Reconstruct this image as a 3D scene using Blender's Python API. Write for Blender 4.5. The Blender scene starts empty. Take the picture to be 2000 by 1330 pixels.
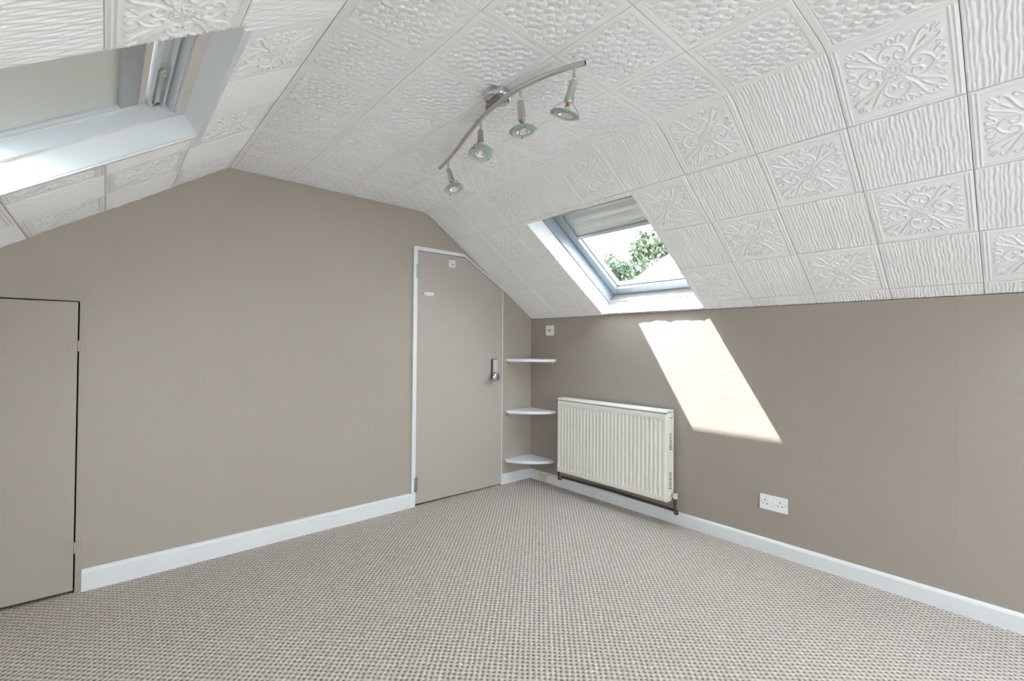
import bpy, bmesh, math, random
import numpy as np
from mathutils import Vector, Matrix

random.seed(7)
rng = np.random.RandomState(7)
SC = bpy.context.scene
COL = SC.collection

# ------------------------------------------------------------------ camera, sky, sun, exposure
CAM_POS = (-2.904, -3.010, 1.190)
YAW, PITCH, ROLL = 0.72561, 0.011766, 0.0088528
cam_data = bpy.data.cameras.new('camera')
cam = bpy.data.objects.new('camera', cam_data)
COL.objects.link(cam)
_fw = Vector((math.sin(YAW) * math.cos(PITCH), math.cos(YAW) * math.cos(PITCH), math.sin(PITCH)))
_r = Vector((math.cos(YAW), -math.sin(YAW), 0))
_u = _r.cross(_fw)
_R = _r * math.cos(ROLL) + _u * math.sin(ROLL)
_U = -_r * math.sin(ROLL) + _u * math.cos(ROLL)
cam.matrix_world = Matrix(((_R.x, _U.x, -_fw.x, CAM_POS[0]), (_R.y, _U.y, -_fw.y, CAM_POS[1]),
                           (_R.z, _U.z, -_fw.z, CAM_POS[2]), (0, 0, 0, 1)))
cam_data.sensor_width = 36.0
cam_data.lens = 894.34 * 36.0 / 2000.0
cam_data.clip_start = 0.02
cam_data.clip_end = 300
SC.camera = cam

world = bpy.data.worlds.new('sky')
SC.world = world
world.use_nodes = True
wn, wl = world.node_tree.nodes, world.node_tree.links
wn.clear()
w_out = wn.new('ShaderNodeOutputWorld')
w_bg = wn.new('ShaderNodeBackground')
w_tc = wn.new('ShaderNodeTexCoord')
w_sep = wn.new('ShaderNodeSeparateXYZ')
w_ramp = wn.new('ShaderNodeValToRGB')
w_ramp.color_ramp.elements[0].position = 0.0
w_ramp.color_ramp.elements[0].color = (0.96, 0.98, 1.0, 1)
w_ramp.color_ramp.elements[1].position = 1.0
w_ramp.color_ramp.elements[1].color = (0.78, 0.89, 1.0, 1)
wl.new(w_tc.outputs['Generated'], w_sep.inputs[0])
wl.new(w_sep.outputs['Z'], w_ramp.inputs[0])
wl.new(w_ramp.outputs[0], w_bg.inputs['Color'])
wl.new(w_bg.outputs[0], w_out.inputs['Surface'])
w_bg.inputs['Strength'].default_value = 12.0

sun_data = bpy.data.lights.new('sun', 'SUN')
sun_data.energy = 20.0
sun_data.angle = math.radians(0.53)
sun_data.color = (1.0, 0.995, 0.985)
sun = bpy.data.objects.new('sun', sun_data)
COL.objects.link(sun)
SUN_DIR = Vector((1.0, -1.61, -3.42)).normalized()
sun.rotation_euler = SUN_DIR.to_track_quat('-Z', 'Y').to_euler()
sun.location = (-3, 4, 9)

SC.view_settings.view_transform = 'Standard'
SC.view_settings.look = 'None'
SC.view_settings.gamma = 1.0
SC.view_settings.use_curve_mapping = False
SC.view_settings.exposure = 0.78
SC.cycles.max_bounces = 14
SC.cycles.diffuse_bounces = 10
SC.cycles.transparent_max_bounces = 16
SC.cycles.caustics_reflective = False
SC.cycles.caustics_refractive = False

# ------------------------------------------------------------------ room measures (metres)
ZC, XA, XE, ZE = 2.1893, -2.3935, -1.1087, 1.4385     # flat ceiling height, its two folds, eaves height
KP = (ZC - ZE) / (-XE)                                # roof pitch
HYP = math.hypot(1, KP)
CS, SN = 1 / HYP, KP / HYP
XL = XA + XE                                          # left knee wall
SLEN = -XE * HYP
YB = -5.42                                            # wall behind the camera
ROW1, PITCHY, PITCHS = -0.33, 0.319, 0.3152
FLATF = Matrix(((1, 0, 0, XA), (0, -1, 0, 0), (0, 0, -1, ZC), (0, 0, 0, 1)))
RIGHTF = Matrix(((CS, 0, -SN, XE), (0, -1, 0, 0), (-SN, 0, -CS, ZC), (0, 0, 0, 1)))
LEFTF = Matrix(((-CS, 0, SN, XA), (0, 1, 0, 0), (-SN, 0, -CS, ZC), (0, 0, 0, 1)))


# ------------------------------------------------------------------ materials
def mat(name, color, rough=0.6, metal=0.0, noise=None, bump=None, spec=0.5, var=0.0):
    m = bpy.data.materials.new(name)
    m.use_nodes = True
    nt = m.node_tree
    p = nt.nodes['Principled BSDF']
    p.inputs['Base Color'].default_value = (*color, 1)
    p.inputs['Roughness'].default_value = rough
    p.inputs['Metallic'].default_value = metal
    p.inputs['Specular IOR Level'].default_value = spec
    tc = nt.nodes.new('ShaderNodeTexCoord')
    if var:
        n = nt.nodes.new('ShaderNodeTexNoise')
        n.inputs['Scale'].default_value = noise or 8
        n.inputs['Detail'].default_value = 5
        nt.links.new(tc.outputs['Object'], n.inputs['Vector'])
        mx = nt.nodes.new('ShaderNodeMix')
        mx.data_type = 'RGBA'
        mx.inputs['A'].default_value = (*[c * (1 - var) for c in color], 1)
        mx.inputs['B'].default_value = (*[min(1, c * (1 + var)) for c in color], 1)
        nt.links.new(n.outputs['Fac'], mx.inputs['Factor'])
        nt.links.new(mx.outputs['Result'], p.inputs['Base Color'])
    if bump:
        sc, dist = bump
        n2 = nt.nodes.new('ShaderNodeTexNoise')
        n2.inputs['Scale'].default_value = sc
        n2.inputs['Detail'].default_value = 4
        nt.links.new(tc.outputs['Object'], n2.inputs['Vector'])
        b = nt.nodes.new('ShaderNodeBump')
        b.inputs['Strength'].default_value = 1.0
        b.inputs['Distance'].default_value = dist
        nt.links.new(n2.outputs['Fac'], b.inputs['Height'])
        nt.links.new(b.outputs['Normal'], p.inputs['Normal'])
    return m


M = {}
M['tile'] = mat('polystyrene_tile', (0.872, 0.872, 0.885), 0.42, noise=5, var=0.02, bump=(420, 0.0003), spec=0.5)
M['plaster'] = mat('plaster_darkened_behind_tiles', (0.30, 0.28, 0.26), 0.9, noise=6, var=0.1)  # darkened so the tile joints read as shadow lines
M['taupe'] = mat('taupe_wall_paint', (0.388, 0.347, 0.306), 0.7, noise=3, var=0.02, bump=(160, 0.0006), spec=0.3)
M['taupe_door'] = mat('taupe_door_paint', (0.430, 0.394, 0.360), 0.55, noise=6, var=0.02, bump=(220, 0.0003), spec=0.4)
M['gloss'] = mat('white_gloss_paint', (0.72, 0.74, 0.765), 0.35, noise=12, var=0.02, bump=(60, 0.0006))
M['pvc'] = mat('white_lacquered_frame', (0.62, 0.655, 0.69), 0.4, noise=9, var=0.02)
M['frame_dimmed'] = mat('white_frame_dimmed_blue_grey', (0.30, 0.345, 0.385), 0.45, noise=9, var=0.02)  # white frame; a lower exposure at the skylight is put into its colour
M['cream'] = mat('aged_cream_lacquer', (0.74, 0.70, 0.65), 0.5, noise=14, var=0.06)
M['plastic'] = mat('white_plastic', (0.82, 0.83, 0.86), 0.35, noise=20, var=0.01)
M['creamplastic'] = mat('yellowed_plastic', (0.62, 0.58, 0.46), 0.4, noise=30, var=0.05)
M['shelf'] = mat('white_shelf_paint', (0.80, 0.82, 0.87), 0.4, noise=20, var=0.02)
M['radiator'] = mat('ivory_radiator_enamel', (0.80, 0.785, 0.74), 0.32, noise=6, var=0.015)
M['dark'] = mat('dark_gap', (0.03, 0.027, 0.025), 0.9, noise=20, var=0.2)
M['pipe'] = mat('old_brown_pipe', (0.07, 0.05, 0.042), 0.6, noise=50, var=0.3)
M['chrome'] = mat('polished_chrome', (0.62, 0.63, 0.65), 0.14, 1.0, noise=40, var=0.03)
M['satin'] = mat('satin_nickel', (0.60, 0.59, 0.565), 0.33, 1.0, noise=40, var=0.04)
M['steel'] = mat('grey_steel', (0.36, 0.36, 0.36), 0.4, 0.8, noise=50, var=0.1)
M['blackrubber'] = mat('black_rubber', (0.015, 0.015, 0.018), 0.6, noise=50, var=0.1)
M['darksteel'] = mat('dark_lock_body', (0.10, 0.105, 0.11), 0.4, 0.5, noise=50, var=0.1)
M['facegrey'] = mat('pale_grey_lock_face', (0.55, 0.58, 0.60), 0.4, noise=50, var=0.03)
M['brass'] = mat('brass_contact', (0.7, 0.55, 0.25), 0.3, 1.0, noise=50, var=0.1)
M['blindfabric'] = mat('grey_white_blind', (0.64, 0.655, 0.62), 0.8, noise=3, var=0.015, bump=(700, 0.0002))
M['cassette'] = mat('grey_aluminium', (0.42, 0.44, 0.46), 0.45, 0.3, noise=20, var=0.03)
M['recess_brown'] = mat('dark_recess_brown', (0.20, 0.14, 0.11), 0.8, noise=15, var=0.2)
M['bark'] = mat('bark', (0.06, 0.045, 0.03), 0.9, noise=10, var=0.3)
M['leaf_a'] = mat('green_leaves', (0.022, 0.042, 0.010), 0.6, noise=4, var=0.5)
M['leaf_b'] = mat('silver_leaves', (0.05, 0.07, 0.038), 0.6, noise=4, var=0.5)
M['rooftile'] = mat('pale_slate', (0.50, 0.48, 0.46), 0.8, noise=4, var=0.1, bump=(8, 0.02))
M['render_wall'] = mat('pale_render', (0.55, 0.52, 0.47), 0.9, noise=4, var=0.05)
M['bounce_ground'] = mat('pale_bounce_ground', (0.36, 0.36, 0.36), 0.9, noise=1, var=0.4)  # ground made pale to bounce daylight up onto the ceiling

# glass that lets daylight through: clear with a fresnel reflection
g = bpy.data.materials.new('clear_glass')
g.use_nodes = True
nt = g.node_tree
nt.nodes.clear()
o_ = nt.nodes.new('ShaderNodeOutputMaterial')
tr = nt.nodes.new('ShaderNodeBsdfTransparent')
tr.inputs['Color'].default_value = (0.95, 0.97, 0.96, 1)
gl = nt.nodes.new('ShaderNodeBsdfGlossy')
gl.inputs['Roughness'].default_value = 0.02
lw = nt.nodes.new('ShaderNodeLayerWeight')
lw.inputs['Blend'].default_value = 0.5
pw = nt.nodes.new('ShaderNodeMath')
pw.operation = 'POWER'
pw.inputs[1].default_value = 5.0
nt.links.new(lw.outputs['Facing'], pw.inputs[0])
fr = nt.nodes.new('ShaderNodeMath')
fr.operation = 'MULTIPLY_ADD'
fr.inputs[1].default_value = 0.8
fr.inputs[2].default_value = 0.03
nt.links.new(pw.outputs[0], fr.inputs[0])
mx = nt.nodes.new('ShaderNodeMixShader')
nt.links.new(fr.outputs[0], mx.inputs[0])
nt.links.new(tr.outputs[0], mx.inputs[1])
nt.links.new(gl.outputs[0], mx.inputs[2])
nt.links.new(mx.outputs[0], o_.inputs[0])
M['glass'] = g
# frosted greenish glass of the spotlight rings
g = bpy.data.materials.new('frosted_green_glass')
g.use_nodes = True
nt = g.node_tree
p = nt.nodes['Principled BSDF']
p.inputs['Base Color'].default_value = (0.74, 0.94, 0.89, 1)
p.inputs['Roughness'].default_value = 0.35
p.inputs['Transmission Weight'].default_value = 0.7
p.inputs['IOR'].default_value = 1.45
n = nt.nodes.new('ShaderNodeTexNoise')
n.inputs['Scale'].default_value = 300
b = nt.nodes.new('ShaderNodeBump')
b.inputs['Distance'].default_value = 0.0002
nt.links.new(n.outputs['Fac'], b.inputs['Height'])
nt.links.new(b.outputs['Normal'], p.inputs['Normal'])
M['frosted'] = g
M['bulb'] = mat('halogen_reflector', (0.86, 0.84, 0.82), 0.12, 0.85, noise=150, var=0.08)

# taupe wall on the window side: wall paint with its dimmer light put into the colour, over lining paper with a seam, creases and scuffs
m = mat('dimmed_taupe_lining_paper', (0.350, 0.308, 0.274), 0.7, noise=3, var=0.02, spec=0.3)
nt = m.node_tree
p = nt.nodes['Principled BSDF']
geo = nt.nodes.new('ShaderNodeNewGeometry')
n1 = nt.nodes.new('ShaderNodeTexNoise')
n1.inputs['Scale'].default_value = 150
n1.inputs['Detail'].default_value = 3
n2 = nt.nodes.new('ShaderNodeTexNoise')
n2.inputs['Scale'].default_value = 3.2
n2.inputs['Detail'].default_value = 3
n2.inputs['Distortion'].default_value = 1.4
mp = nt.nodes.new('ShaderNodeMapping')
mp.inputs['Scale'].default_value = (1, 1, 2.2)
sep = nt.nodes.new('ShaderNodeSeparateXYZ')
for n_ in (n1, mp):
    nt.links.new(geo.outputs['Position'], n_.inputs['Vector'])
nt.links.new(mp.outputs[0], n2.inputs['Vector'])
nt.links.new(geo.outputs['Position'], sep.inputs[0])


def mth(nt, op, a, b=None, c=None):
    n = nt.nodes.new('ShaderNodeMath')
    n.operation = op
    for i, v in enumerate((a, b, c)):
        if v is None:
            continue
        if isinstance(v, (int, float)):
            n.inputs[i].default_value = v
        else:
            nt.links.new(v, n.inputs[i])
    return n.outputs[0]


# a sharp ridge at the paper seam (one strip edge every 0.53 m)
seam = mth(nt, 'ABSOLUTE', mth(nt, 'SUBTRACT', mth(nt, 'FRACT', mth(nt, 'DIVIDE', mth(nt, 'ADD', sep.outputs['Y'], 1.735 + 2.12), 0.53)), 0.5))
seam = mth(nt, 'SUBTRACT', 0.5, seam)
seam = mth(nt, 'MULTIPLY', seam, 0.53)
seam = mth(nt, 'MAXIMUM', mth(nt, 'SUBTRACT', 1.0, mth(nt, 'DIVIDE', seam, 0.004)), 0.0)
h = mth(nt, 'ADD', mth(nt, 'MULTIPLY', n1.outputs['Fac'], 0.0006),
        mth(nt, 'ADD', mth(nt, 'MULTIPLY', n2.outputs['Fac'], 0.0024), mth(nt, 'MULTIPLY', seam, 0.0005)))
b = nt.nodes.new('ShaderNodeBump')
b.inputs['Distance'].default_value = 1.0
nt.links.new(h, b.inputs['Height'])
nt.links.new(b.outputs['Normal'], p.inputs['Normal'])
M['taupe_paper_dimmed'] = m

# looped berber carpet: square lattice of dips turned 45 degrees, their occlusion put into the colour, flecked loops between
m = bpy.data.materials.new('beige_loop_carpet')
m.use_nodes = True
nt = m.node_tree
p = nt.nodes['Principled BSDF']
p.inputs['Roughness'].default_value = 0.95
p.inputs['Specular IOR Level'].default_value = 0.1
geo = nt.nodes.new('ShaderNodeNewGeometry')
wob = nt.nodes.new('ShaderNodeTexNoise')
wob.inputs['Scale'].default_value = 24
wob.inputs['Detail'].default_value = 2
nt.links.new(geo.outputs['Position'], wob.inputs['Vector'])
vm = nt.nodes.new('ShaderNodeVectorMath')
vm.operation = 'MULTIPLY_ADD'
nt.links.new(wob.outputs['Color'], vm.inputs[0])
vm.inputs[1].default_value = (0.010, 0.010, 0)
nt.links.new(geo.outputs['Position'], vm.inputs[2])
sep = nt.nodes.new('ShaderNodeSeparateXYZ')
nt.links.new(vm.outputs[0], sep.inputs[0])
LC = 0.0203
ka = 2 * math.pi / LC / math.sqrt(2)
a_ = mth(nt, 'MULTIPLY', mth(nt, 'ADD', sep.outputs['X'], sep.outputs['Y']), ka)
b_ = mth(nt, 'MULTIPLY', mth(nt, 'SUBTRACT', sep.outputs['X'], sep.outputs['Y']), ka)
ca, cb = mth(nt, 'COSINE', a_), mth(nt, 'COSINE', b_)
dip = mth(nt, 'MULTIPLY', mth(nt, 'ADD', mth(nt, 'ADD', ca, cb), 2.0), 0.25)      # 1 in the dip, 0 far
dip_shade = mth(nt, 'POWER', dip, 2.8)
fl = nt.nodes.new('ShaderNodeTexNoise')
fl.inputs['Scale'].default_value = 260
fl.inputs['Detail'].default_value = 3
nt.links.new(geo.outputs['Position'], fl.inputs['Vector'])
big = nt.nodes.new('ShaderNodeTexNoise')
big.inputs['Scale'].default_value = 45
big.inputs['Detail'].default_value = 2
nt.links.new(geo.outputs['Position'], big.inputs['Vector'])
cr = nt.nodes.new('ShaderNodeValToRGB')
cr.color_ramp.elements[0].position = 0.3
cr.color_ramp.elements[0].color = (0.46, 0.40, 0.355, 1)
cr.color_ramp.elements[1].position = 0.7
cr.color_ramp.elements[1].color = (0.78, 0.72, 0.67, 1)
nt.links.new(mth(nt, 'ADD', mth(nt, 'MULTIPLY', fl.outputs['Fac'], 0.65), mth(nt, 'MULTIPLY', big.outputs['Fac'], 0.35)), cr.inputs[0])
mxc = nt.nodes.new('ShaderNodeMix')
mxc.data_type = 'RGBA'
nt.links.new(mth(nt, 'MULTIPLY', dip_shade, 1.0), mxc.inputs['Factor'])
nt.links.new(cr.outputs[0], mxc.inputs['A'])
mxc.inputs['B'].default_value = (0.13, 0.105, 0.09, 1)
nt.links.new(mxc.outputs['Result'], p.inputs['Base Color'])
b = nt.nodes.new('ShaderNodeBump')
b.inputs['Distance'].default_value = 1.0
b.inputs['Strength'].default_value = 0.8
nt.links.new(mth(nt, 'ADD', mth(nt, 'MULTIPLY', dip, -0.008), mth(nt, 'MULTIPLY', fl.outputs['Fac'], 0.003)), b.inputs['Height'])
nt.links.new(b.outputs['Normal'], p.inputs['Normal'])
M['carpet'] = m


# ------------------------------------------------------------------ mesh helpers
class MB:
    """collects simple shapes and links them as ONE mesh object"""

    def __init__(self):
        self.v, self.f, self.smooth = [], [], []

    def poly(self, verts, faces, smooth=False):
        o = len(self.v)
        self.v += [tuple(p) for p in verts]
        self.f += [tuple(i + o for i in f) for f in faces]
        self.smooth += [smooth] * len(faces)
        return self

    def box(self, lo, hi, bev=0.0):
        x0, y0, z0 = [min(a, b) for a, b in zip(lo, hi)]
        x1, y1, z1 = [max(a, b) for a, b in zip(lo, hi)]
        bev = min(bev, (x1 - x0) * .45, (y1 - y0) * .45, (z1 - z0) * .45)
        if bev <= 0:
            v = [(x0, y0, z0), (x1, y0, z0), (x1, y1, z0), (x0, y1, z0), (x0, y0, z1), (x1, y0, z1), (x1, y1, z1), (x0, y1, z1)]
            return self.poly(v, [(0, 3, 2, 1), (4, 5, 6, 7), (0, 1, 5, 4), (1, 2, 6, 5), (2, 3, 7, 6), (3, 0, 4, 7)])
        bm = bmesh.new()
        bmesh.ops.create_cube(bm, size=1)
        for q in bm.verts:
            q.co = Vector(((x0 + x1) / 2 + q.co.x * (x1 - x0), (y0 + y1) / 2 + q.co.y * (y1 - y0), (z0 + z1) / 2 + q.co.z * (z1 - z0)))
        bmesh.ops.bevel(bm, geom=bm.edges[:], offset=bev, segments=2, profile=0.6, affect='EDGES')
        bm.verts.index_update()
        self.poly([q.co[:] for q in bm.verts], [[q.index for q in fc.verts] for fc in bm.faces])
        bm.free()
        return self

    def prism(self, pts, axis, a, b):
        """polygon pts (2D) extruded along an axis from a to b"""
        n = len(pts)

        def P(p, t):
            return {0: (t, p[0], p[1]), 1: (p[0], t, p[1]), 2: (p[0], p[1], t)}[axis]
        v = [P(p, a) for p in pts] + [P(p, b) for p in pts]
        f = [tuple(range(n)), tuple(range(2 * n - 1, n - 1, -1))]
        f += [(i, i + n, (i + 1) % n + n, (i + 1) % n) for i in range(n)]
        return self.poly(v, f)

    def tube(self, path, r, seg=12, cap=True, smooth=True):
        path = [Vector(p) for p in path]
        rs = r if isinstance(r, (list, tuple)) else [r] * len(path)
        t0 = (path[1] - path[0]).normalized()
        ref = Vector((0, 0, 1)) if abs(t0.z) < .9 else Vector((1, 0, 0))
        nrm = t0.cross(ref).normalized()
        rings = []
        for i, p in enumerate(path):
            if i == 0:
                t = path[1] - path[0]
            elif i == len(path) - 1:
                t = path[-1] - path[-2]
            else:
                t = path[i + 1] - path[i - 1]
            t.normalize()
            nrm = (nrm - t * nrm.dot(t)).normalized()
            bn = t.cross(nrm)
            rings.append([p + (nrm * math.cos(2 * math.pi * k / seg) + bn * math.sin(2 * math.pi * k / seg)) * rs[i] for k in range(seg)])
        v = [q for ring in rings for q in ring]
        f = []
        for i in range(len(path) - 1):
            for k in range(seg):
                k2 = (k + 1) % seg
                f.append((i * seg + k, i * seg + k2, (i + 1) * seg + k2, (i + 1) * seg + k))
        self.poly(v, f, smooth)
        if cap:
            n = len(path) - 1
            self.poly(rings[0], [tuple(range(seg - 1, -1, -1))])
            self.poly(rings[n], [tuple(range(seg))])
        return self

    def lathe(self, prof, origin, axis, seg=32, smooth=True):
        """profile [(radius, height)] turned about an axis through origin"""
        ax = Vector(axis).normalized()
        ref = Vector((0, 0, 1)) if abs(ax.z) < .9 else Vector((1, 0, 0))
        e1 = ax.cross(ref).normalized()
        e2 = ax.cross(e1)
        og = Vector(origin)
        v, f = [], []
        for r, hh in prof:
            for k in range(seg):
                a = 2 * math.pi * k / seg
                v.append(og + ax * hh + (e1 * math.cos(a) + e2 * math.sin(a)) * max(r, 1e-5))
        for i in range(len(prof) - 1):
            for k in range(seg):
                k2 = (k + 1) % seg
                f.append((i * seg + k, i * seg + k2, (i + 1) * seg + k2, (i + 1) * seg + k))
        return self.poly(v, f, smooth)

    def build(self, name, material, parent=None, label=None, fix=True):
        me = bpy.data.meshes.new(name)
        me.from_pydata(self.v, [], self.f)
        me.polygons.foreach_set('use_smooth', self.smooth)
        me.materials.append(material)
        if fix:
            bm = bmesh.new()
            bm.from_mesh(me)
            bmesh.ops.recalc_face_normals(bm, faces=bm.faces[:])
            bm.to_mesh(me)
            bm.free()
        o = bpy.data.objects.new(name, me)
        COL.objects.link(o)
        if parent is not None:
            o.parent = parent
        if label:
            o['label'] = label
        return o


def empty(name, loc=(0, 0, 0), mtx=None):
    o = bpy.data.objects.new(name, None)
    o.empty_display_size = 0.05
    COL.objects.link(o)
    if mtx is not None:
        o.matrix_world = mtx
    else:
        o.location = loc
    return o


def tag(o, label, cat, group=None):
    o['label'] = label
    o['category'] = cat
    if group:
        o['group'] = group
    return o


def structure(o, label=None):
    o['kind'] = 'structure'
    if label:
        o['label'] = label
    return o


# ------------------------------------------------------------------ relief of the ceiling tiles
def ridge(d, w):
    t = np.clip(1 - d / w, 0, 1)
    return t * t * (3 - 2 * t)


def seg_dist(x, y, pts):
    d = np.full(x.shape, 9.0)
    for (ax, ay), (bx, by) in zip(pts[:-1], pts[1:]):
        vx, vy = bx - ax, by - ay
        L = vx * vx + vy * vy + 1e-12
        t = np.clip(((x - ax) * vx + (y - ay) * vy) / L, 0, 1)
        d = np.minimum(d, np.hypot(x - ax - t * vx, y - ay - t * vy))
    return d


def smooth_pts(pts, n=5):
    """Catmull-Rom through the points"""
    out = []
    P_ = [pts[0]] + list(pts) + [pts[-1]]
    for i in range(1, len(P_) - 2):
        p0, p1, p2, p3 = [np.array(P_[j], float) for j in (i - 1, i, i + 1, i + 2)]
        for k in range(n):
            t = k / n
            out.append(tuple(0.5 * ((2 * p1) + (-p0 + p2) * t + (2 * p0 - 5 * p1 + 4 * p2 - p3) * t * t + (-p0 + 3 * p1 - 3 * p2 + p3) * t ** 3)))
    out.append(tuple(pts[-1]))
    return out


STROKES = [(smooth_pts(p), w) for p, w in [
    # heart with two inward scrolls, on each axis (mirrored by the octant fold)
    ([(0.42, 0.075), (0.375, 0.035), (0.30, 0.05), (0.265, 0.12), (0.30, 0.19), (0.40, 0.215), (0.51, 0.165), (0.575, 0.085), (0.61, 0.0)], 0.030),
    ([(0.42, 0.075), (0.43, 0.11), (0.40, 0.125)], 0.030),
    # trumpet leaf towards each corner
    ([(0.19, 0.14), (0.27, 0.20), (0.36, 0.275), (0.48, 0.345), (0.60, 0.40), (0.69, 0.455), (0.735, 0.525), (0.71, 0.565), (0.68, 0.55)], 0.030),
    ([(0.60, 0.60), (0.67, 0.625), (0.72, 0.68)], 0.024),
    ([(0.40, 0.40), (0.55, 0.535)], 0.018),
    # leaf crown outside the heart
    ([(0.62, 0.0), (0.66, 0.05), (0.72, 0.045), (0.765, 0.0)], 0.026),
    ([(0.63, 0.10), (0.70, 0.11), (0.765, 0.15), (0.755, 0.205), (0.70, 0.215)], 0.026),
    ([(0.62, 0.165), (0.66, 0.235), (0.72, 0.285)], 0.022),
    ([(0.745, 0.33), (0.70, 0.37), (0.66, 0.33)], 0.022),
    # rosette
    ([(0.0, 0.0), (0.07, 0.03), (0.125, 0.045), (0.14, 0.0)], 0.024),
    ([(0.0, 0.0), (0.06, 0.06), (0.10, 0.10)], 0.024),
]]


def h_damask(u, v, TU, TV, rot):
    x, y = (u / TU) * 2 - 1, (v / TV) * 2 - 1
    if rot:
        x, y = y, x
    ax, ay = np.abs(x), np.abs(y)
    ox, oy = np.maximum(ax, ay), np.minimum(ax, ay)
    hgt = np.zeros_like(x)
    for pts, w in STROKES:
        hgt = np.maximum(hgt, ridge(seg_dist(ox, oy, pts), w))
    r = np.hypot(x, y)
    ang = np.arctan2(y, x)
    bead = 0.55 + 0.45 * np.cos(ang * 24)
    hgt = np.maximum(hgt, ridge(np.abs(r - 0.185), 0.026) * bead)
    hgt = np.maximum(hgt, ridge(np.abs(r - 0.10), 0.02) * 0.6)
    # softly raised ground inside the leaves
    ground = 0.25 * np.clip(1 - r / 0.8, 0, 1)
    # two square ridges along two edges, a fine rope along the other two
    e = np.maximum(ridge(np.abs(ay - 0.935), 0.030), ridge(np.abs(ay - 0.865), 0.026))
    inside = (ax < 0.955) * 1.0
    e = e * inside
    rope = ridge(np.abs(ax - 0.905), 0.028) * (0.6 + 0.4 * np.cos(y * 150)) * (ay < 0.845)
    hgt = np.maximum(hgt, np.maximum(e * 0.75, rope * 0.5))
    return 0.0046 * hgt + 0.0012 * ground


_ph = rng.rand(40) * 6.28


def h_rib(u, v, TU, TV, seed):
    ph = np.roll(_ph, seed)
    per = 0.0125
    warp = 0.0012 * np.sin(u * 37 + ph[0] + v * 25) + 0.0010 * np.sin(u * 97 + ph[1] + v * 60) + 0.0007 * np.sin(u * 230 + ph[2] + v * 190)
    vv = v + warp + 0.0020 * np.sin(v * 130 + ph[3])
    w = np.sin(2 * np.pi * vv / per)
    amp = 0.7 + 0.3 * np.sin(u * 75 + v * 240 + ph[4])
    hgt = (0.5 + 0.5 * w) ** 0.8 * amp
    hgt += 0.22 * np.sin(u * 520 + 3 * np.sin(v * 330) + ph[5]) * np.sin(v * 410 + u * 90)
    edge = np.minimum(np.minimum(u, TU - u) / 0.006, np.minimum(v, TV - v) / 0.006)
    return 0.0034 * hgt * np.clip(edge, 0, 1)


def h_wave(u, v, TU, TV):
    bw = 0.026                                            # flat border
    L = 0.0300
    a, b = (u - TU / 2 + v - TV / 2) / math.sqrt(2), (u - TU / 2 - v + TV / 2) / math.sqrt(2)
    a2 = a + 0.20 * L * np.sin(np.pi * b / L)
    b2 = b - 0.20 * L * np.sin(np.pi * a / L)
    i, j = np.floor(a2 / L), np.floor(b2 / L)
    fa, fb = a2 / L - i, b2 / L - j
    par = np.mod(i + j, 2)
    pil = (1 - (2 * fa - 1) ** 4) * (1 - (2 * fb - 1) ** 4)
    amp = np.where(par > 0.5, 1.0, 0.5)
    hgt = 0.35 * pil + amp * (0.85 * (1 - fb) ** 1.3 + 0.25 * fa)
    m_ = np.minimum(np.minimum(u, TU - u), np.minimum(v, TV - v))
    fld = np.clip((m_ - bw) / 0.002, 0, 1)
    groove = ridge(np.abs(m_ - bw + 0.002), 0.003)
    return fld * (0.0098 * hgt - 0.0066) - 0.0030 * groove


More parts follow.
